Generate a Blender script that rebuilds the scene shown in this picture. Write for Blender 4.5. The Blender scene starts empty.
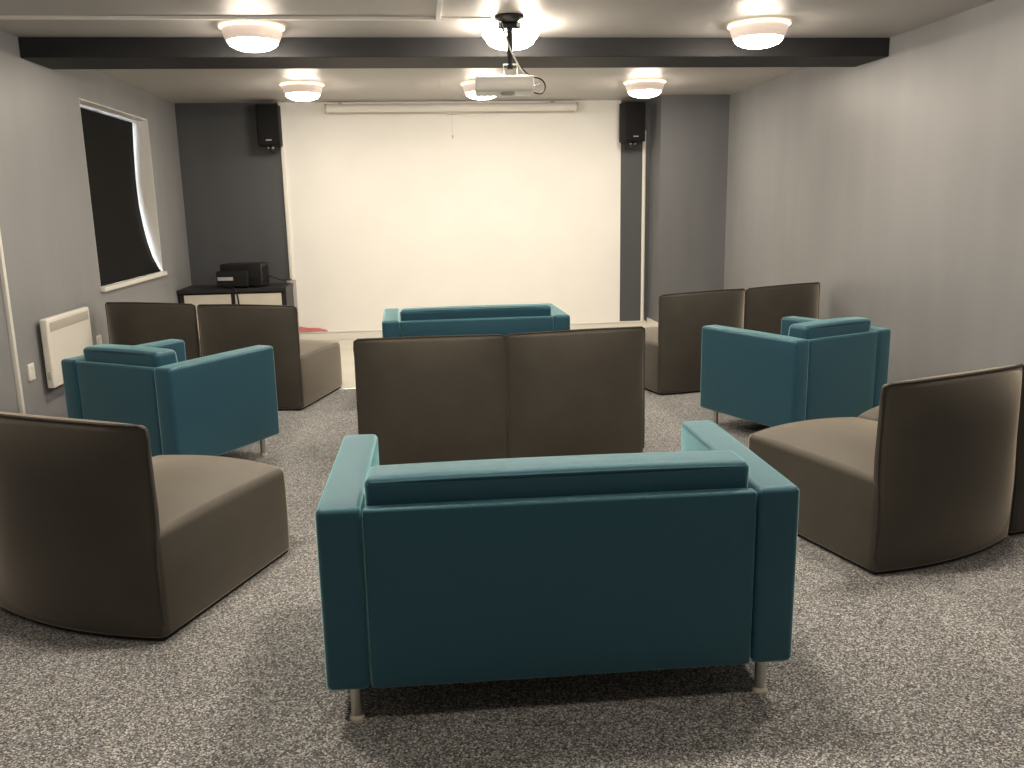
import bpy, bmesh, math, random
from mathutils import Vector, Matrix
random.seed(7)
sc = bpy.context.scene
COL = sc.collection

# ------------------------------------------------------------------ camera
F, PITCH, YAW, ROLL, EYE = 861.28, 0.2063, 0.1036, -0.019, 1.5155
fwd = Vector((math.sin(YAW)*math.cos(PITCH), math.cos(YAW)*math.cos(PITCH), -math.sin(PITCH)))
r0 = Vector((math.cos(YAW), -math.sin(YAW), 0)); u0 = r0.cross(fwd)
rt = math.cos(ROLL)*r0 + math.sin(ROLL)*u0
up = -math.sin(ROLL)*r0 + math.cos(ROLL)*u0
cd = bpy.data.cameras.new('camera'); cam = bpy.data.objects.new('camera', cd); COL.objects.link(cam)
cd.sensor_fit = 'HORIZONTAL'; cd.sensor_width = 36; cd.lens = F*36/1024; cd.clip_start = 0.05; cd.clip_end = 100
cam.matrix_world = Matrix(((rt.x, up.x, -fwd.x, 0), (rt.y, up.y, -fwd.y, 0), (rt.z, up.z, -fwd.z, EYE), (0, 0, 0, 1)))
sc.camera = cam

# ------------------------------------------------------------------ world (daylight outside the window) and exposure
w = bpy.data.worlds.new('world'); sc.world = w; w.use_nodes = True
bg = w.node_tree.nodes['Background']; bg.inputs[0].default_value = (0.9, 0.96, 1.0, 1); bg.inputs[1].default_value = 24.0
vs = sc.view_settings
vs.view_transform = 'Standard'; vs.look = 'None'; vs.gamma = 1; vs.use_curve_mapping = False; vs.exposure = 0.0
LAMP_POWER = 118.0
LAMP_COL = (1.0, 0.885, 0.73)

# ------------------------------------------------------------------ materials
def mat(name, col, rough=0.6, metal=0.0, spec=0.5, sheen=0.0, emit=None, estr=0.0, var=0.0, vscale=6.0, bump=0.0, bscale=300.0, stretch=(1, 1, 1), coat=0.0, tint=(1, 1, 1), sr=0.4, nap=0.0):
    m = bpy.data.materials.new(name); m.use_nodes = True
    nt = m.node_tree; b = nt.nodes['Principled BSDF']
    b.inputs['Base Color'].default_value = (*col, 1); b.inputs['Roughness'].default_value = rough
    b.inputs['Metallic'].default_value = metal; b.inputs['Specular Tint'].default_value = (*tint, 1); b.inputs['Specular IOR Level'].default_value = spec
    if sheen: b.inputs['Sheen Weight'].default_value = sheen; b.inputs['Sheen Roughness'].default_value = sr; b.inputs['Sheen Tint'].default_value = (*tint, 1)
    if nap:
        sh = nt.nodes.new('ShaderNodeBsdfSheen'); sh.inputs['Color'].default_value = (*[nap*t for t in tint], 1); sh.inputs['Roughness'].default_value = sr
        ad = nt.nodes.new('ShaderNodeAddShader'); nt.links.new(b.outputs[0], ad.inputs[0]); nt.links.new(sh.outputs[0], ad.inputs[1])
        nt.links.new(ad.outputs[0], nt.nodes['Material Output'].inputs['Surface'])
    if coat: b.inputs['Coat Weight'].default_value = coat
    if emit: b.inputs['Emission Color'].default_value = (*emit, 1); b.inputs['Emission Strength'].default_value = estr
    tc = nt.nodes.new('ShaderNodeTexCoord'); mp = nt.nodes.new('ShaderNodeMapping')
    mp.inputs['Scale'].default_value = stretch
    nt.links.new(tc.outputs['Object'], mp.inputs['Vector'])
    if var:
        n = nt.nodes.new('ShaderNodeTexNoise'); n.inputs['Scale'].default_value = vscale; n.inputs['Detail'].default_value = 5
        nt.links.new(mp.outputs[0], n.inputs['Vector'])
        r = nt.nodes.new('ShaderNodeValToRGB')
        r.color_ramp.elements[0].position = 0.3; r.color_ramp.elements[1].position = 0.7
        r.color_ramp.elements[0].color = (*[c*(1-var) for c in col], 1); r.color_ramp.elements[1].color = (*[min(1, c*(1+var)) for c in col], 1)
        nt.links.new(n.outputs['Fac'], r.inputs[0]); nt.links.new(r.outputs[0], b.inputs['Base Color'])
    if bump:
        n2 = nt.nodes.new('ShaderNodeTexNoise'); n2.inputs['Scale'].default_value = bscale; n2.inputs['Detail'].default_value = 2
        nt.links.new(tc.outputs['Object'], n2.inputs['Vector'])
        bp = nt.nodes.new('ShaderNodeBump'); bp.inputs['Strength'].default_value = bump; bp.inputs['Distance'].default_value = 0.004
        nt.links.new(n2.outputs['Fac'], bp.inputs['Height']); nt.links.new(bp.outputs[0], b.inputs['Normal'])
    return m

def carpet_mat():
    m = bpy.data.materials.new('speckled_carpet'); m.use_nodes = True
    nt = m.node_tree; b = nt.nodes['Principled BSDF']; b.inputs['Roughness'].default_value = 0.95
    b.inputs['Specular IOR Level'].default_value = 0.1; b.inputs['Sheen Weight'].default_value = 0.15
    tc = nt.nodes.new('ShaderNodeTexCoord')
    n1 = nt.nodes.new('ShaderNodeTexNoise'); n1.inputs['Scale'].default_value = 170; n1.inputs['Detail'].default_value = 3; n1.inputs['Roughness'].default_value = 0.7
    v = nt.nodes.new('ShaderNodeTexVoronoi'); v.inputs['Scale'].default_value = 210; v.inputs['Randomness'].default_value = 1
    n3 = nt.nodes.new('ShaderNodeTexNoise'); n3.inputs['Scale'].default_value = 1.7; n3.inputs['Detail'].default_value = 3
    for n in (n1, v, n3): nt.links.new(tc.outputs['Object'], n.inputs['Vector'])
    sep = nt.nodes.new('ShaderNodeSeparateColor'); nt.links.new(v.outputs['Color'], sep.inputs[0])
    add = nt.nodes.new('ShaderNodeMath'); add.operation = 'MULTIPLY_ADD'; add.inputs[1].default_value = 0.55
    nt.links.new(sep.outputs[0], add.inputs[0]); 
    sc_ = nt.nodes.new('ShaderNodeMath'); sc_.operation = 'MULTIPLY'; sc_.inputs[1].default_value = 0.75
    nt.links.new(n1.outputs['Fac'], sc_.inputs[0]); nt.links.new(sc_.outputs[0], add.inputs[2])
    r = nt.nodes.new('ShaderNodeValToRGB'); cr = r.color_ramp
    cr.elements[0].position = 0.33; cr.elements[0].color = (0.024, 0.024, 0.026, 1)
    cr.elements[1].position = 0.98; cr.elements[1].color = (0.76, 0.74, 0.71, 1)
    e = cr.elements.new(0.6); e.color = (0.15, 0.148, 0.146, 1)
    e = cr.elements.new(0.78); e.color = (0.31, 0.306, 0.302, 1)
    nt.links.new(add.outputs[0], r.inputs[0])
    mx = nt.nodes.new('ShaderNodeMix'); mx.data_type = 'RGBA'; mx.blend_type = 'MULTIPLY'; mx.inputs['Factor'].default_value = 1
    r2 = nt.nodes.new('ShaderNodeValToRGB'); r2.color_ramp.elements[0].position = 0.3; r2.color_ramp.elements[1].position = 0.7
    r2.color_ramp.elements[0].color = (0.86, 0.86, 0.86, 1); r2.color_ramp.elements[1].color = (1.06, 1.06, 1.06, 1)
    nt.links.new(n3.outputs['Fac'], r2.inputs[0])
    nt.links.new(r.outputs[0], mx.inputs['A']); nt.links.new(r2.outputs[0], mx.inputs['B'])
    nt.links.new(mx.outputs['Result'], b.inputs['Base Color'])
    bp = nt.nodes.new('ShaderNodeBump'); bp.inputs['Strength'].default_value = 0.7; bp.inputs['Distance'].default_value = 0.006
    nt.links.new(n1.outputs['Fac'], bp.inputs['Height']); nt.links.new(bp.outputs[0], b.inputs['Normal'])
    return m

M = {}
M['carpet'] = carpet_mat()
M['vinyl'] = mat('pale_vinyl', (0.60, 0.57, 0.50), 0.4, var=0.06, vscale=3)
M['grey_wall'] = mat('grey_wall_paint', (0.255, 0.258, 0.267), 0.42, var=0.05, vscale=2.2, stretch=(1.6, 1.6, 0.35), bump=0.06, bscale=90)
M['dark_wall'] = mat('dark_grey_wall_paint', (0.074, 0.078, 0.086), 0.5, var=0.07, vscale=2.2, stretch=(1.6, 1.6, 0.35), bump=0.06, bscale=90)
M['rear_wall'] = mat('rear_wall_paint', (0.55, 0.535, 0.51), 0.6, var=0.03)
M['column'] = mat('mid_grey_wall_paint', (0.145, 0.149, 0.158), 0.5, var=0.07, vscale=2.2, stretch=(1.6, 1.6, 0.35), bump=0.06, bscale=90)
M['white_wall'] = mat('white_wall_paint', (0.86, 0.85, 0.82), 0.7, var=0.015, vscale=3)
M['ceiling'] = mat('ceiling_paint', (0.45, 0.43, 0.415), 0.5, spec=0.5, var=0.03, vscale=1.2)
M['white_trim'] = mat('white_gloss_paint', (0.76, 0.74, 0.69), 0.35)
M['beam'] = mat('black_satin_paint', (0.016, 0.016, 0.018), 0.6, spec=0.3, var=0.2, vscale=4, stretch=(.5, 3, 3))
M['teal'] = mat('teal_wool_fabric', (0.017, 0.058, 0.092), 0.40, spec=0.6, sheen=1.0, tint=(.50, .95, 1), sr=0.33, nap=0.3, var=0.05, vscale=60, bump=0.25, bscale=700)
M['brown'] = mat('brown_upholstery_fabric', (0.0445, 0.0405, 0.0345), 0.48, spec=0.4, sheen=1.0, sr=0.30, nap=0.55, tint=(1, .88, .73), var=0.10, vscale=7, bump=0.2, bscale=500)
M['brown_pipe'] = mat('brown_piping', (0.035, 0.03, 0.025), 0.7)
M['plinth'] = mat('black_plinth', (0.012, 0.012, 0.012), 0.7)
M['steel'] = mat('brushed_steel', (0.62, 0.60, 0.56), 0.32, metal=0.9)
M['foot'] = mat('pale_foot_cap', (0.62, 0.56, 0.45), 0.5)
M['underside'] = mat('black_underside_cloth', (0.012, 0.012, 0.013), 0.9)
M['black_plastic'] = mat('black_plastic', (0.010, 0.010, 0.011), 0.45, spec=0.3)
M['speaker'] = mat('black_speaker_vinyl', (0.009, 0.009, 0.010), 0.7, spec=0.2)
M['grille'] = mat('dark_grille_cloth', (0.010, 0.010, 0.011), 0.8, spec=0.15, bump=0.3, bscale=900)
M['blind'] = mat('charcoal_blind_fabric', (0.008, 0.0078, 0.0075), 0.9, spec=0.15, bump=0.1, bscale=500)
M['white_plastic'] = mat('white_plastic', (0.78, 0.76, 0.71), 0.35)
M['trunking'] = mat('matt_white_trunking', (0.84, 0.82, 0.78), 0.75)
M['offwhite_grille'] = mat('offwhite_grille', (0.50, 0.47, 0.41), 0.5)
M['heater'] = mat('white_heater_enamel', (0.80, 0.77, 0.70), 0.32)
M['cabinet_black'] = mat('black_cabinet_laminate', (0.016, 0.016, 0.019), 0.5, spec=0.35)
M['cabinet_door'] = mat('cream_cabinet_door', (0.62, 0.58, 0.50), 0.45, var=0.04, vscale=5)
M['silver'] = mat('silver_panel', (0.55, 0.55, 0.56), 0.35, metal=0.5)
M['grey_box'] = mat('grey_conduit', (0.40, 0.39, 0.37), 0.5)
M['pink'] = mat('pink_cloth', (0.62, 0.22, 0.22), 0.8, var=0.1, vscale=20)
M['white_cord'] = mat('white_cord', (0.72, 0.70, 0.66), 0.5)
M['glass'] = mat('window_glass', (0.9, 0.95, 1.0), 0.05)
gb = M['glass'].node_tree.nodes['Principled BSDF']; gb.inputs['Transmission Weight'].default_value = 1; gb.inputs['IOR'].default_value = 1.45
M['lens'] = mat('dark_lens_glass', (0.25, 0.22, 0.20), 0.1, coat=1)
M['diffuser'] = mat('lit_opal_diffuser', (0.8, 0.78, 0.72), 0.4, emit=LAMP_COL, estr=LAMP_POWER)
M['diffuser_added'] = mat('added_lamp_diffuser', (0.8, 0.78, 0.72), 0.4, emit=LAMP_COL, estr=LAMP_POWER*1.4)  # for the added front lamps, stronger than the visible ones
M['diffuser_bare'] = mat('lit_bare_dome', (0.8, 0.78, 0.72), 0.4, emit=LAMP_COL, estr=LAMP_POWER*0.6)
M['diffuser_fill'] = mat('added_fill_diffuser', (0.8, 0.78, 0.72), 0.4, emit=LAMP_COL, estr=LAMP_POWER*0.38)  # weak glow for the fill lamps added above the viewer
M['leak_glow'] = mat('ceiling_leak_glow', (0.8, 0.78, 0.72), 0.4, emit=(1.0, 0.80, 0.50), estr=3.2)  # glowing ring stands in for lamp light leaking onto the ceiling
M['lamp_body'] = mat('translucent_lamp_ring', (0.78, 0.72, 0.66), 0.4, emit=(1.0, 0.74, 0.60), estr=0.42)

# ------------------------------------------------------------------ mesh helpers
def link(name, bm, m, parent=None, smooth=True, kind=None):
    me = bpy.data.meshes.new(name); bm.normal_update(); bm.to_mesh(me); bm.free()
    if smooth:
        for p in me.polygons: p.use_smooth = True
        try: me.set_sharp_from_angle(angle=math.radians(38))
        except Exception: pass
    o = bpy.data.objects.new(name, me); COL.objects.link(o)
    for x in (m if isinstance(m, (list, tuple)) else [m]): me.materials.append(x)
    if parent: o.parent = parent
    if kind: o['kind'] = kind
    return o
def thing(name, label, cat, loc=(0, 0, 0), rz=0.0, group=None):
    o = bpy.data.objects.new(name, None); o.empty_display_size = 0.1; COL.objects.link(o)
    o.location = loc; o.rotation_euler = (0, 0, rz)
    return tag(o, label, cat, group)
def tag(o, label, cat, group=None):
    o['label'] = label; o['category'] = cat
    if group: o['group'] = group
    return o
def copy_tree(o, parent=None):
    c = o.copy(); COL.objects.link(c)
    if parent: c.parent = parent
    for ch in list(o.children): copy_tree(ch, c)
    return c

def axis_pts(h, r, n, k):
    k = max(2, k); out = []
    for i in range(k):
        a = math.pi/2*i/(k)
        out.append(-h + r*(1-math.cos(a)) if False else -h + r*(i/k))
    m = [-(h-r) + 2*(h-r)*i/n for i in range(n+1)]
    e = [-v for v in reversed(out)]
    return out+m+e
def soft_box(bm, c, s, r=0.03, n=(4, 4, 4), k=3, bulge=(0, 0, 0), warp=None):
    """box with rounded edges, optional puffed faces; s = full size"""
    h = [v/2 for v in s]; r = min(r, min(h)*0.999)
    ax = [axis_pts(h[i], r, n[i], k) for i in range(3)]
    N = [len(a) for a in ax]; vm = {}
    def V(i, j, l):
        key = (i, j, l)
        if key in vm: return vm[key]
        p = Vector((ax[0][i], ax[1][j], ax[2][l]))
        q = Vector([max(-(h[t]-r), min(h[t]-r, p[t])) for t in range(3)])
        d = p-q
        if d.length > 1e-9:
            # cube->sphere mapping for even corners
            x, y, z = d/r
            e = Vector((x*math.sqrt(max(0, 1-y*y/2-z*z/2+y*y*z*z/3)), y*math.sqrt(max(0, 1-z*z/2-x*x/2+z*z*x*x/3)), z*math.sqrt(max(0, 1-x*x/2-y*y/2+x*x*y*y/3))))
            p = q+e*r
        u = [p[t]/h[t] for t in range(3)]
        b = [max(0, 1-t*t) for t in u]
        p = Vector((p.x+u[0]*bulge[0]*b[1]*b[2], p.y+u[1]*bulge[1]*b[0]*b[2], p.z+u[2]*bulge[2]*b[0]*b[1]))
        p += Vector(c)
        if warp: p = Vector(warp(p))
        vm[key] = bm.verts.new(p); return vm[key]
    def quad(a, b, c_, d): 
        try: bm.faces.new((a, b, c_, d))
        except ValueError: pass
    for l in (0, N[2]-1):
        for i in range(N[0]-1):
            for j in range(N[1]-1):
                q = [V(i, j, l), V(i+1, j, l), V(i+1, j+1, l), V(i, j+1, l)]
                quad(*(q if l else q[::-1]))
    for j in (0, N[1]-1):
        for i in range(N[0]-1):
            for l in range(N[2]-1):
                q = [V(i, j, l), V(i+1, j, l), V(i+1, j, l+1), V(i, j, l+1)]
                quad(*(q[::-1] if j else q))
    for i in (0, N[0]-1):
        for j in range(N[1]-1):
            for l in range(N[2]-1):
                q = [V(i, j, l), V(i, j+1, l), V(i, j+1, l+1), V(i, j, l+1)]
                quad(*(q if i else q[::-1]))
    return bm
def box(bm, a, b, bev=0.0):
    """axis box between corner a and corner b"""
    lo = [min(a[i], b[i]) for i in range(3)]; hi = [max(a[i], b[i]) for i in range(3)]
    g = bmesh.ops.create_cube(bm, size=1)['verts']
    for v in g:
        v.co = Vector([lo[i]+(v.co[i]+.5)*(hi[i]-lo[i]) for i in range(3)])
    if bev:
        es = list({e for v in g for e in v.link_edges})
        bmesh.ops.bevel(bm, geom=es, offset=bev, segments=2, profile=0.5, affect='EDGES')
    return bm
def lathe(bm, prof, c=(0, 0, 0), n=40):
    """prof: (r, z) list, revolved about z"""
    rings = []
    for r, z in prof:
        if r < 1e-6: rings.append([bm.verts.new((c[0], c[1], c[2]+z))])
        else: rings.append([bm.verts.new((c[0]+r*math.cos(2*math.pi*i/n), c[1]+r*math.sin(2*math.pi*i/n), c[2]+z)) for i in range(n)])
    for A, B in zip(rings, rings[1:]):
        for i in range(n):
            j = (i+1) % n
            if len(A) == 1 and len(B) == 1: continue
            if len(A) == 1: bm.faces.new((A[0], B[j], B[i]))
            elif len(B) == 1: bm.faces.new((A[i], A[j], B[0]))
            else: bm.faces.new((A[i], A[j], B[j], B[i]))
    bmesh.ops.recalc_face_normals(bm, faces=bm.faces)
    return bm
def tube(bm, pts, r, n=8, sub=6, closed=False):
    P = [Vector(p) for p in pts]
    if sub > 1 and len(P) > 2:
        Q = []
        for i in range(len(P)-1):
            a = P[i-1] if i > 0 else P[i]*2-P[i+1]; b, c = P[i], P[i+1]; d = P[i+2] if i+2 < len(P) else P[i+1]*2-P[i]
            for t in range(sub):
                t /= sub
                Q.append(.5*((2*b)+(c-a)*t+(2*a-5*b+4*c-d)*t*t+(3*b-a-3*c+d)*t**3))
        Q.append(P[-1]); P = Q
    rings = []
    nrm = None
    for i, p in enumerate(P):
        t = (P[min(i+1, len(P)-1)]-P[max(i-1, 0)]).normalized()
        if nrm is None: nrm = t.orthogonal().normalized()
        else:
            nrm = (nrm-t*nrm.dot(t)); nrm = nrm.normalized() if nrm.length > 1e-6 else t.orthogonal().normalized()
        bn = t.cross(nrm)
        rings.append([bm.verts.new(p+r*(math.cos(2*math.pi*k/n)*nrm+math.sin(2*math.pi*k/n)*bn)) for k in range(n)])
    for A, B in zip(rings, rings[1:]):
        for k in range(n): bm.faces.new((A[k], A[(k+1) % n], B[(k+1) % n], B[k]))
    bm.faces.new(rings[0][::-1]); bm.faces.new(rings[-1])
    return bm
B = bmesh.new

# ------------------------------------------------------------------ the room
XL, XR, YB, YC, ZC, YR = -2.585, 3.50, 10.153, 9.697, 2.656, -1.5
CARPET_END = 7.27
def struct(name, bm, m, parent=None, smooth=False): return link(name, bm, m, parent, smooth, None if parent else 'structure')
struct('floor', box(B(), (XL-.3, YR-.3, -.12), (XR+.3, CARPET_END, 0)), M['carpet'])
struct('floor_pale', box(B(), (XL-.3, CARPET_END, -.12), (XR+.3, YB+.3, -.003)), M['vinyl'])
struct('trim_1', box(B(), (XL, CARPET_END-.012, -.01), (XR, CARPET_END+.03, .006), .003), M['steel'])
struct('ceiling', box(B(), (XL-.3, YR-.3, ZC), (XR+.3, YB+.3, ZC+.15)), M['ceiling'])
# left wall with the window opening
WY0, WY1, WZ0, WZ1 = 7.34, 9.10, 0.90, 2.385
b = B()
for a, c in (((XL, YR-.3, 0), (XL-.28, WY0, ZC)), ((XL, WY1, 0), (XL-.28, YB+.3, ZC)), ((XL, WY0, 0), (XL-.28, WY1, WZ0)), ((XL, WY0, WZ1), (XL-.28, WY1, ZC))):
    box(b, a, c)
struct('wall_left', b, M['grey_wall'])
struct('wall_right', box(B(), (XR, YR-.3, 0), (XR+.25, YB+.3, ZC)), M['grey_wall'])
struct('wall_rear', box(B(), (XL-.25, YR, 0), (XR+.25, YR-.25, ZC)), M['rear_wall'])
WX0, WX1 = -1.455, 2.378       # the white painted middle of the screen wall
struct('wall_front', box(B(), (WX0, YB, 0), (WX1, YB+.25, ZC)), M['white_wall'])
struct('wall_front_left', box(B(), (XL-.25, YB, 0), (WX0, YB+.25, ZC)), M['dark_wall'])
struct('wall_front_right', box(B(), (WX1, YB, 0), (XR+.25, YB+.25, ZC)), M['dark_wall'])
CX0 = 2.725
struct('wall_alcove', box(B(), (CX0, YC, .13), (XR+.02, YB+.02, ZC)), M['column'])
b = B(); box(b, (CX0-.012, YC-.012, 0), (XR, YB+.01, .135), .004)
struct('baseboard_right', b, M['white_trim'])
b = B(); box(b, (WX0, YB-.022, -.003), (CX0-.012, YB, .085), .004); box(b, (WX0, YB-.03, .085), (CX0-.03, YB, .10), .004)
struct('baseboard_front', b, M['white_trim'])
# boxed steel joist across the ceiling
BY, BD, BH = 6.366, .505, .130
b = B(); box(b, (XL, BY, ZC-BH), (XR, BY+BD, ZC+.01), .006)
struct('ceiling_beam', b, M['beam'])

# window: frame, pane, sill, white reveal
win = bpy.data.objects.new('window_1', None); COL.objects.link(win); win['kind'] = 'structure'; win.location = (XL, (WY0+WY1)/2, WZ0)
def loc(p): return (p[0]-XL, p[1]-(WY0+WY1)/2, p[2]-WZ0)
b = B(); fx0, fx1 = XL-.235, XL-.185
for a, c in (((fx0, WY0, WZ0), (fx1, WY0+.05, WZ1)), ((fx0, WY1-.05, WZ0), (fx1, WY1, WZ1)), ((fx0, WY0, WZ0), (fx1, WY1, WZ0+.05)), ((fx0, WY0, WZ1-.05), (fx1, WY1, WZ1)), ((fx0, (WY0+WY1)/2-.025, WZ0), (fx1, (WY0+WY1)/2+.025, WZ1))):
    box(b, loc(a), loc(c), .004)
struct('window_frame', b, M['white_trim'], win)
struct('pane', box(B(), loc((XL-.213, WY0+.05, WZ0+.05)), loc((XL-.207, WY1-.05, WZ1-.05))), M['glass'], win)
b = B(); box(b, loc((XL-.185, WY0-.005, WZ0-.028)), loc((XL+.035, WY1+.03, WZ0+.012)), .008)
struct('window_sill', b, M['white_trim'], win)
b = B()
for a, c in (((XL-.19, WY1-.006, WZ0), (XL-.001, WY1+.002, WZ1)), ((XL-.19, WY0-.002, WZ0), (XL-.001, WY0+.006, WZ1)), ((XL-.19, WY0, WZ1-.006), (XL-.001, WY1, WZ1+.002))):
    box(b, loc(a), loc(c))
struct('window_reveal', b, M['white_wall'], win)

# blackout blind, bowed out at the bottom and resting on the sill
bl = thing('roller_blind', 'charcoal blackout blind bowed outwards at the bottom in the left wall window', 'blind', (XL, (WY0+WY1)/2, WZ0))
prof = [(.914, -2.600), (.945, -2.612), (.985, -2.628), (1.057, -2.658), (1.197, -2.692), (1.376, -2.720), (1.572, -2.739), (1.814, -2.744), (2.101, -2.736), (2.356, -2.722)]
ys = [WY0+.012+(WY1-.034-WY0-.012)*i/12 for i in range(13)]
b = B(); grid = []
for z, x in prof:
    grid.append([b.verts.new(loc((x+.002*math.sin(9*y+z*3), y, z))) for y in ys])
for A, C in zip(grid, grid[1:]):
    for i in range(12): b.faces.new((A[i], A[i+1], C[i+1], C[i]))
o = link('blind_fabric', b, M['blind'], bl)
sm = o.modifiers.new('thick', 'SOLIDIFY'); sm.thickness = .003
b = B(); tube(b, [loc((-2.602, ys[0], .924)), loc((-2.602, ys[-1], .924))], .009, sub=1, n=10)
link('hem_bar', b, M['blind'], bl)
b = B(); tube(b, [loc((-2.736, ys[0]+.005, 2.340)), loc((-2.736, ys[-1]-.005, 2.340))], .012, sub=1, n=14)
link('roller_tube', b, M['blind'], bl)

# ------------------------------------------------------------------ ceiling lamps
def make_lamp(bare=False, near=False):
    t = thing('ceiling_lamp', 'x', 'ceiling lamp', (0, 0, ZC), 0, 'round ceiling lamps')
    link('backplate', lathe(B(), [(0, 0), (.165, 0), (.165, -.02), (0, -.02)]), M['white_plastic'], t)
    if not bare: link('leak_glow_ring', lathe(B(), [(.160, -.008), (.198, -.008), (.204, -.010), (.204, -.013), (.198, -.016), (.160, -.016), (.160, -.008)], n=48), M['leak_glow'], t)
    if not bare: link('lamp_ring', lathe(B(), [(.150, -.021), (.188, -.021), (.187, -.035), (.178, -.065), (.166, -.090), (.160, -.094), (.152, -.092), (.150, -.021)], n=48), M['lamp_body'], t)
    pr = [(.150, -.021), (.178, -.024), (.188, -.040), (.184, -.060), (.172, -.080)] if bare else [(.156, -.086)]
    for i in range(9):
        a = math.pi/2*i/8
        pr.append((.158*math.cos(a) if i < 8 else 0, -.092-.060*math.sin(a)))
    link('diffuser', lathe(B(), pr, n=48), M[near or 'diffuser'], t)
    return t
lamp0 = make_lamp()
lamps = [(-1.005, 6.00, 'lit round ceiling lamp at left in front of the black beam'),
         (0.652, 5.945, 'lit bare dome ceiling lamp without trim, behind the projector pole'),
         (2.311, 5.890, 'lit round ceiling lamp at right in front of the black beam'),
         (-.98, 3.10, 'unseen ceiling lamp added over the left front brown seat'),  # front row added out of view to balance the light
         (.64, 3.05, 'unseen ceiling lamp added over the foreground sofa'),
         (2.33, 3.42, 'unseen ceiling lamp added over the right front brown seats'),
         (-.5, 1.35, 'unseen dim fill lamp added above the viewer, left one of two'),  # pair added out of view as soft fill from behind
         (1.55, 1.30, 'unseen dim fill lamp added above the viewer, right one of two'),
         (-1.032, 8.685, 'lit round ceiling lamp beyond the beam, nearest the left wall speaker'),
         (0.667, 8.671, 'lit round ceiling lamp beyond the beam, partly hidden by the projector'),
         (2.254, 8.625, 'lit round ceiling lamp beyond the beam, nearest the right speaker')]
for i, (x, y, l) in enumerate(lamps):
    o = lamp0 if i == 0 else (make_lamp(True, 'diffuser_bare') if i == 1 else make_lamp(near='diffuser_added') if i in (3, 4, 5) else make_lamp(near='diffuser_fill') if i in (6, 7) else copy_tree(lamp0))
    o.location = (x, y, ZC); o['label'] = l

# ceiling trunking
t = thing('ceiling_trunking', 'white cable trunking run across the ceiling with a branch towards the viewer', 'trunking', (.17, 5.73, ZC))
def lt(p): return (p[0]-.17, p[1]-5.73, p[2]-ZC)
b = B(); box(b, lt((XL, 5.690, ZC-.018)), lt((.17, 5.722, ZC)), .002); link('cross_run', b, M['trunking'], t, False)
b = B(); box(b, lt((.160, 3.0, ZC-.018)), lt((.190, 5.722, ZC)), .002); link('branch', b, M['trunking'], t, False)
b = B(); box(b, lt((.190, 5.700, ZC-.010)), lt((.505, 5.716, ZC)), .002); link('thin_run', b, M['trunking'], t, False)

# ------------------------------------------------------------------ projector and its pole
PX, PY = .615, 5.66
t = thing('projector_mount', 'black ceiling pole mount holding the white projector', 'projector mount', (PX, PY, ZC))
link('ceiling_plate', lathe(B(), [(0, 0), (.088, 0), (.094, -.008), (.086, -.020), (.060, -.032), (.050, -.040), (0, -.040)]), M['black_plastic'], t)
b = B(); box(b, (-.072, -.022, -.075), (.072, .022, -.040), .008); link('swivel_block', b, M['black_plastic'], t)
for s in (-1, 1):
    b = B(); tube(b, [(s*.055, -.026, -.058), (s*.055, -.016, -.058)], .012, sub=1, n=12); link('bolt', b, M['steel'], t)
b = B(); tube(b, [(0, 0, -.06), (0, 0, -.315)], .019, sub=1, n=16); link('pole', b, M['black_plastic'], t)
b = B()
for s in (-1, 1): tube(b, [(s*.042, 0, -.285), (s*.042, 0, -.356)], .004, sub=1, n=6)
box(b, (-.045, -.015, -.290), (.045, .015, -.283)); box(b, (-.06, -.03, -.362), (.06, .03, -.354))
link('yoke', b, M['steel'], t)
b = B()
for i in range(4):
    a = math.pi/4+math.pi/2*i
    tube(b, [(0, 0, -.358), (.13*math.cos(a), .10*math.sin(a), -.362), (.15*math.cos(a), .115*math.sin(a), -.372)], .005, n=6, sub=3)
link('spider_arms', b, M['steel'], t)
pj = thing('projector', 'white projector hanging from the black ceiling pole', 'projector', (.570, 5.63, 2.190), math.radians(-4))
soft_b = B(); soft_box(soft_b, (0, 0, .045), (.365, .29, .088), .018, (6, 4, 2), 3, (0, .01, .004)); link('casing', soft_b, M['white_plastic'], pj)
b = B(); tube(b, [(.03, .13, .042), (.03, .165, .042)], .036, sub=1, n=24); link('lens', b, M['lens'], pj)
b = B(); lathe(b, [(0, 0), (.030, 0), (.040, -.002), (.045, -.012), (.036, -.018), (0, -.018)], (.02, -.06, .003), 24); link('adjuster_foot', b, M['offwhite_grille'], pj)
for i in range(3):
    b = B(); box(b, (.1815, -.05+.035*i, .03), (.186, -.028+.035*i, .055), .002); link('port', b, M['black_plastic'], pj)
for (dx, dy) in ((-.15, .1), (-.14, -.11), (.02, -.11), (.13, -.10)):
    b = B(); tube(b, [(dx, dy, .088), (dx, dy, .100)], .004, sub=1, n=8); link('screw', b, M['black_plastic'], pj)
b = B(); tube(b, [(.50, 5.705, ZC-.006), (.545, 5.66, ZC-.03), (.575, 5.63, ZC-.085), (.592, 5.632, ZC-.14), (.640, 5.64, ZC-.25), (.70, 5.61, ZC-.345), (.775, 5.60, ZC-.375), (.80, 5.60, ZC-.41), (.752, 5.61, ZC-.425)], .0055, n=7)
o = link('power_cord', b, M['white_cord'], pj); o.matrix_basis = pj.matrix_basis.inverted()
b = B(); tube(b, [(.560, 5.635, ZC-.05), (.570, 5.627, ZC-.09), (.592, 5.636, ZC-.13), (.645, 5.64, ZC-.26), (.72, 5.60, ZC-.355), (.80, 5.59, ZC-.385), (.825, 5.585, ZC-.43), (.80, 5.58, ZC-.47), (.752, 5.585, ZC-.465)], .005, n=7)
o = link('video_cord', b, M['black_plastic'], pj); o.matrix_basis = pj.matrix_basis.inverted()

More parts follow.
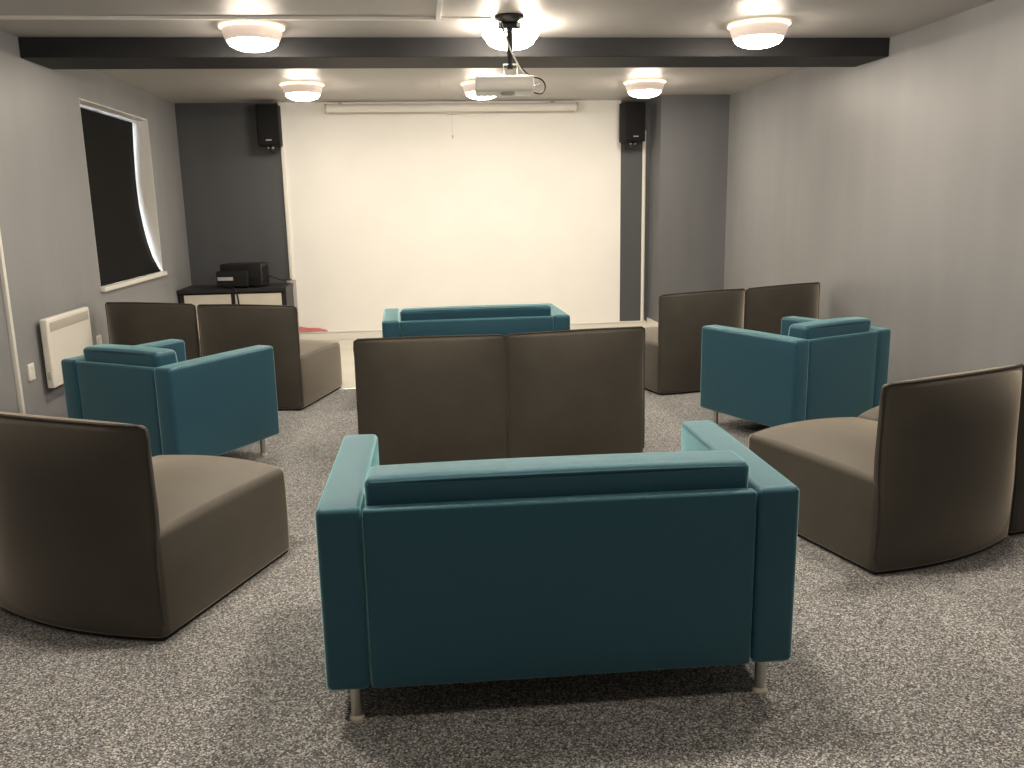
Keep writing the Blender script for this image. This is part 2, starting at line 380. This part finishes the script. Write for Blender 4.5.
# ------------------------------------------------------------------ pull-down screen housing
sh = thing('projector_screen', 'rolled up projector screen in a long white housing above the white wall', 'projector screen', (.45, YB-.07, 2.58))
b = B(); tube(b, [(-1.405, 0, 0), (1.395, 0, 0)], .046, sub=1, n=20); link('housing', b, M['white_plastic'], sh)
for s in (-1.41, 1.40):
    b = B(); tube(b, [(s-.012, 0, 0), (s+.012, 0, 0)], .050, sub=1, n=20); link('end_cap', b, M['offwhite_grille'], sh)
for s in (-1.25, 1.12):
    b = B(); box(b, (s-.02, -.012, .03), (s+.02, .068, .062), .004); link('bracket', b, M['offwhite_grille'], sh)
b = B(); tube(b, [(-1.38, -.006, -.046), (1.37, -.006, -.046)], .010, sub=1, n=10); link('bottom_bar', b, M['offwhite_grille'], sh)
b = B(); box(b, (-.075, -.016, -.066), (.04, .004, -.052), .005); link('pull_handle', b, M['white_plastic'], sh)
b = B(); tube(b, [(-.02, -.008, -.06), (-.02, -.006, -.20), (-.02, -.005, -.295)], .0025, n=6, sub=2); cordo = link('pull_cord', b, M['white_cord'], sh)
b = B(); lathe(b, [(0, 0), (.006, -.004), (.009, -.035), (0, -.04)], (-.02, -.005, -.293), 12); link('cord_weight', b, M['offwhite_grille'], cordo)

# ------------------------------------------------------------------ loudspeakers on wall brackets
def make_speaker():
    t = thing('wall_speaker', 'x', 'loudspeaker', (0, 0, 0), 0, 'wall loudspeakers beside the screen')
    b = B(); soft_box(b, (0, 0, 0), (.235, .22, .43), .012, (2, 2, 2), 2); link('cabinet', b, M['speaker'], t)
    b = B(); soft_box(b, (0, -.113, .0), (.215, .016, .41), .007, (2, 2, 2), 2); link('grille', b, M['grille'], t)
    b = B(); box(b, (-.03, -.1225, -.165), (.03, -.1205, -.155)); link('badge', b, M['silver'], t)
    b = B(); box(b, (-.03, -.03, -.228), (.03, .05, -.212), .004)
    tube(b, [(0, 0, -.215), (0, .0, -.26), (0, .19, -.265)], .014, n=10, sub=4)
    br = link('bracket', b, M['black_plastic'], t)
    for dx in (-.022, .026):
        b = B(); tube(b, [(dx, -.035, -.235), (dx, .005, -.235)], .009, sub=1, n=10); link('clamp_bolt', b, M['steel'], br)
    return t
s0 = make_speaker(); s0.location = (-1.560, 9.95, 2.395); s0.rotation_euler = (0, 0, math.radians(1)); s0['label'] = 'black wall speaker on the dark left alcove wall'
s1 = copy_tree(s0); s1.location = (2.455, 9.93, 2.390); s1.rotation_euler = (0, 0, math.radians(7)); s1['label'] = 'black wall speaker between the white wall and the right grey column'

# pipes and conduits
b = B(); box(b, (-1.482, YB-.028, .71), (-1.448, YB, ZC), .004)
tag(link('cable_trunking', b, M['white_plastic']), 'white vertical trunking along the left edge of the white wall', 'trunking')
b = B(); box(b, (-1.512, YB-.075, -.003), (-1.415, YB-.031, .71), .005)
tag(link('conduit_box', b, M['grey_box']), 'grey upright conduit box on the floor right of the black cabinet', 'conduit')
b = B(); tube(b, [(2.65, YB-.022, .10), (2.65, YB-.022, 2.315)], .021, sub=1, n=14)
tag(link('wall_pipe', b, M['white_trim']), 'white vertical pipe on the dark strip beside the right column', 'pipe')
b = B(); box(b, (XL, 5.668, 0), (XL+.024, 5.705, ZC-.018), .003)
tag(link('cable_trunking', b, M['white_plastic']), 'white vertical trunking on the left wall before the heater', 'trunking')

# sockets
def socket(y, z, label):
    t = thing('wall_socket', label, 'socket', (XL, y, z), 0, 'white sockets beside the heater')
    b = B(); box(b, (0, -.043, -.055), (.014, .043, .055), .004); pl = link('faceplate', b, M['white_plastic'], t)
    b = B(); box(b, (.014, -.012, .022), (.018, .012, .045), .002); link('switch', b, M['white_trim'], t)
socket(5.895, .487, 'white wall socket just before the heater, at its left in view')
socket(7.150, .492, 'white wall socket between the heater and the back brown seat')

# electric panel heater
h = thing('panel_heater', 'white electric panel heater fixed to the left wall behind a teal armchair', 'heater', (XL, 6.44, .337))
hy = .385
b = B(); box(b, (0, -hy+.12, .06), (.03, hy-.12, .40), .003); link('wall_bracket', b, M['black_plastic'], h)
b = B(); soft_box(b, (.053, 0, .238), (.052, 2*hy, .476), .014, (2, 4, 4), 3); link('casing', b, M['heater'], h)
b = B(); box(b, (.0785, -hy+.035, .385), (.0805, hy-.035, .448), .001)
for i in range(5): box(b, (.0805, -hy+.04, .390+.012*i), (.0820, hy-.04, .395+.012*i))
link('outlet_grille', b, M['offwhite_grille'], h)
b = B(); box(b, (.042, -hy-.004, .06), (.066, -hy+.004, .12), .003); link('control_panel', b, M['offwhite_grille'], h)
b = B(); box(b, (.032, -hy+.02, -.008), (.072, -hy+.12, .004), .003); link('inlet_grille', b, M['black_plastic'], h)

# ------------------------------------------------------------------ cabinet with amplifier
cb = thing('cabinet', 'black cabinet with two cream doors in the far left corner', 'cabinet', (-2.005, 9.755, -.003))
cw, c0, c1 = .558, -.25, .30
b = B()
box(b, (-cw, c0+.02, .05), (-cw+.045, c1, .64)); box(b, (cw-.045, c0+.02, .05), (cw, c1, .64)); box(b, (-cw+.045, c1-.02, .05), (cw-.045, c1, .64))
box(b, (-cw+.045, c0+.02, .05), (cw-.045, c1, .09)); box(b, (-.02, c0+.02, .09), (.02, c1-.02, .64))
link('body', b, M['cabinet_black'], cb, False)
b = B(); box(b, (-cw-.015, c0-.01, .64), (cw+.008, c1, .683), .006); link('top', b, M['cabinet_black'], cb, False)
b = B(); box(b, (-cw+.02, c0+.04, 0), (cw-.02, c1-.01, .05)); link('plinth', b, M['plinth'], cb, False)
for s in (-1, 1):
    b = B(); box(b, (s*.022, c0+.002, .10), (s*(cw-.050), c0+.02, .625), .003); d = link('door', b, M['cabinet_door'], cb, False)
    b = B(); tube(b, [(s*.06, c0+.002, .32), (s*.06, c0-.02, .33), (s*.06, c0-.02, .42), (s*.06, c0+.002, .43)], .005, n=8, sub=3); link('handle', b, M['steel'], d)
am = thing('amplifier', 'black amplifier box standing on the corner cabinet', 'amplifier', (-1.905, 9.72, .680), math.radians(-5))
b = B(); soft_box(b, (.0, .02, .135), (.44, .32, .24), .012, (3, 2, 2), 2); link('casing', b, M['black_plastic'], am)
b = B(); soft_box(b, (-.08, -.165, .100), (.34, .06, .17), .012, (3, 2, 2), 2); link('front_unit', b, M['black_plastic'], am)
b = B(); box(b, (-.235, -.1975, .085), (-.07, -.1945, .122), .001); link('silver_panel', b, M['silver'], am)
b = B(); box(b, (.215, -.10, .04), (.224, .14, .22), .002); link('side_panel', b, M['grille'], am)
for dx in (.12, .18):
    b = B(); tube(b, [(dx, -.142, .09), (dx, -.155, .09)], .016, sub=1, n=14); link('knob', b, M['grille'], am)
for dx in (-.17, .17):
    for dy in (-.12, .12):
        b = B(); lathe(b, [(0, 0), (.016, 0), (.018, .016), (0, .016)], (dx, dy, 0), 12); link('foot', b, M['black_plastic'], am)
b = B(); tube(b, [(-2.06, 9.53, .692), (-2.02, 9.505, .700), (-1.975, 9.482, .675), (-1.950, 9.480, .60), (-1.940, 9.482, .45), (-1.940, 9.482, .28)], .009, n=8)
tag(link('power_cable', b, M['black_plastic']), 'dark cable hanging over the front of the corner cabinet', 'cable')
b = B(); tube(b, [(-1.675, 9.80, .79), (-1.62, 9.86, .765), (-1.55, 9.95, .725), (-1.48, 10.04, .72), (-1.47, YB-.03, .715)], .007, n=8)
tag(link('power_cable', b, M['black_plastic']), 'short dark cable from the amplifier to the wall trunking', 'cable')

# pink cloth on the skirting ledge
b = B(); soft_box(b, (0, 0, .5), (.32, .030, 1), .008, (10, 3, 4), 2, (0, 0, 0), lambda p: (p.x, p.y+.003*math.sin(p.x*25), p.z*(.016+.045*max(0, .5-p.x*3.2)**.7 + .004*math.sin(p.x*30))))
o = link('folded_cloth', b, M['pink']); o.location = (-1.255, YB-.017, .0995); tag(o, 'pink folded cloth lying on top of the white skirting', 'cloth')

# ------------------------------------------------------------------ teal sofas and armchairs
D, H, HL, TA = .824, .689, .125, .130
def make_teal(kind, W, label, cat):
    t = thing(kind, label, cat)
    iw = W/2-TA
    for s in (-1, 1):
        b = B(); soft_box(b, (s*(W/2-TA/2), D/2, (H+HL)/2), (TA-.002, D, H-HL), .021, (3, 10, 6), 4, (.004, .004, .004)); link('arm', b, M['teal'], t)
    b = B(); soft_box(b, (0, .026, (H-.008+HL)/2), (2*iw-.004, .044, H-.008-HL), .012, (10, 3, 6), 3, (0, .006, .002)); link('back_panel', b, M['teal'], t)
    b = B(); soft_box(b, (0, .45, .215), (2*iw-.004, .70, .17), .012, (4, 4, 2), 2); link('seat_rail', b, M['teal'], t)
    n = 2 if W > 1.1 else 1; sw = (2*iw-.01)/n
    for i in range(n):
        b = B(); soft_box(b, (-iw+.005+sw*(i+.5), .515, .372), (sw-.004, .60, .140), .03, (6, 6, 2), 3, (0, 0, .012)); link('seat_cushion', b, M['teal'], t)
    # one long back cushion rising above the frame
    def lean(p): return (p.x, p.y+.10*(.74-p.z)*1.0, p.z)
    b = B(); soft_box(b, (0, .120, .604), (2*iw-.014, .154, .312), .030, (12, 4, 6), 4, (0, .004, .010), lean)
    cu = link('back_cushion', b, M['teal'], t)
    hx = iw-.008
    b = B(); tube(b, [lean(Vector(p)) for p in ((-hx+.018, .050, .745), (-hx*.5, .0435, .751), (0, .0425, .752), (hx*.5, .0435, .751), (hx-.018, .050, .745))], .0035, n=6, sub=4); link('piping', b, M['teal'], cu)
    b = B(); box(b, (-iw+.02, .03, HL-.004), (iw-.02, D-.03, HL+.012)); link('underside', b, M['underside'], t, False)
    for sx in (-1, 1):
        for y in (.062, D-.085):
            b = B(); lathe(b, [(0, .012), (.0165, .012), (.0165, HL+.008), (0, HL+.008)], (sx*(W/2-.079), y, 0), 20)
            lg = link('leg', b, M['steel'], t)
            b = B(); lathe(b, [(0, 0), (.022, 0), (.024, .005), (.022, .012), (.018, .016), (0, .016)], (sx*(W/2-.079), y, 0), 20); link('foot_cap', b, M['foot'], lg)
    return t
def place(o, x, y, a): o.location = (x, y, 0); o.rotation_euler = (0, 0, a); return o
two = make_teal('two_seat_sofa', 1.410, 'teal two-seat sofa on steel legs, back to the viewer in the foreground', 'sofa')
place(two, .383, 2.312, -.017); two['group'] = 'teal two-seat sofas'
o = copy_tree(two); o['label'] = 'teal two-seat sofa close to the white wall, half hidden behind the brown seats'; place(o, .411, 6.358, .0168)
arm = make_teal('armchair', .872, 'teal armchair at the left, beside the white panel heater', 'armchair')
place(arm, -1.7135, 4.899, -.5584); arm['group'] = 'teal armchairs'
o = copy_tree(arm); o['label'] = 'teal armchair at the right, near the right grey wall'; place(o, 2.5915, 4.998, .4092)

# ------------------------------------------------------------------ brown slipper seats
SW, SD, SH, SS = .838, .858, .795, .412
def arc(p):
    u = p.x/(SW/2); k = max(0, 1-u*u); v = min(1, max(0, p.y/SD))
    return Vector((p.x*(1-.15*v), p.y + k*(-.062*(1-v)+.066*v), p.z))
def make_seat():
    t = thing('slipper_seat', 'x', 'seat', (0, 0, 0), 0, 'brown modular seats')
    b = B(); soft_box(b, (0, SD/2, .015), (SW-.034, SD-.034, .03), .004, (10, 8, 1), 2, (0, 0, 0), arc); link('plinth', b, M['plinth'], t)
    def sw(p):
        q = arc(p); v = max(0, min(1, p.y/SD))
        if p.z < .054: q.z = .014+(p.z-.022)*.55
        elif p.z < .12: q.z = .0316+(p.z-.054)*(.0884/.066)
        # seat top swells and falls slightly to the front
        f = max(0, (p.z-.2)/.2)
        q.z += f*(.030*(1-(p.x/(SW/2))**2)*(1-abs(2*v-1)**3) - .016*v*v)
        q.x *= 1 + .010*math.sin(math.pi*max(0, min(1, p.z/.4)))
        return q
    b = B(); soft_box(b, (0, SD/2, (.022+SS)/2), (SW, SD, SS-.022), .032, (12, 12, 5), 4, (.006, .004, .01), sw); link('seat_base', b, M['brown'], t)
    # padded back, thick at the seat and thinning to a seamed top edge
    z0, z1 = .03, SH
    def bw(p):
        g = (p.z-z0)/(z1-z0)
        th = .42 + .50*(1-g)                       # thinner at the top
        u = p.x/(SW/2)
        pil = .30+.70*(max(0, 1-u**6))               # pinched at the side seams
        yb = p.y*th*(pil if p.y > .0 else 1)
        q = arc(Vector((p.x, yb, p.z)))
        hh = max(0, min(1, (p.z-.08)/(SH-.08)))
        q.y -= .030*max(0, 1-p.y/.15)*(1-u**4)*(1-abs(2*hh-1)**3)
        q.z += .014*(1-u*u)*max(0, g)                # crowned top edge
        lo = max(0, min(1, (.50-p.z)/.24)); lo = lo*lo*(3-2*lo)
        q.x *= 1 - .006*g - .006*lo
        q.y += .004*lo*abs(u)**4 - .004 + .020*(1-lo)*abs(u)**7
        return q
    b = B(); soft_box(b, (0, .078, (z0+z1)/2), (SW-.004, .150, z1-z0), .022, (14, 4, 10), 3, (0, .012, 0), bw); bk = link('backrest', b, M['brown'], t)
    # welt seams: up the two sides and along the top
    pts = []
    def seam(x, z): 
        q = bw(Vector((x, .022, z))); return q
    for i in range(9): pts.append(seam(-(SW/2-.001), .07+(SH-.07-.008)*i/8))
    for i in range(1, 16): pts.append(seam(-(SW/2-.001)+(SW-.002)*i/16, SH+.003))
    for i in range(9): pts.append(seam(SW/2-.001, SH-.008-(SH-.07-.008)*i/8))
    b = B(); tube(b, pts, .0062, n=6, sub=2); link('piping', b, M['brown_pipe'], bk)
    return t
seat0 = make_seat()
def place_seat(x, y, deg, label, corner='L', first=[True]):
    a = math.radians(deg); s = SW/2 if corner == 'L' else -SW/2
    o = seat0 if first[0] else copy_tree(seat0); first[0] = False
    o.location = (x+s*math.cos(a), y+s*math.sin(a), 0); o.rotation_euler = (0, 0, a); o['label'] = label
    return o
place_seat(-.955, 2.938, -27, 'large brown slipper seat at the left edge, nearest on that side', 'R')
place_seat(1.784, 3.095, 19.5, 'brown slipper seat in front at the right, its seat top facing the sofa', 'L')
place_seat(2.600, 3.397, 28, 'brown slipper seat cut off by the right edge of the view', 'L')
place_seat(-.378, 4.745, -.6, 'left one of the two brown seat backs directly behind the foreground sofa', 'L')
place_seat(.464, 4.738, 8.0, 'right one of the two brown seat backs directly behind the foreground sofa', 'L')
place_seat(-.930, 6.515, -20.3, 'brown slipper seat beyond the left armchair, its side towards the white wall', 'R')
place_seat(-1.748, 6.865, -22.5, 'brown slipper seat against the left wall under the window', 'R')
place_seat(1.850, 6.510, 19, 'brown slipper seat beyond the right armchair, left one of its pair', 'L')
place_seat(2.660, 6.80, 22, 'brown slipper seat against the right wall beyond the teal armchair', 'L')
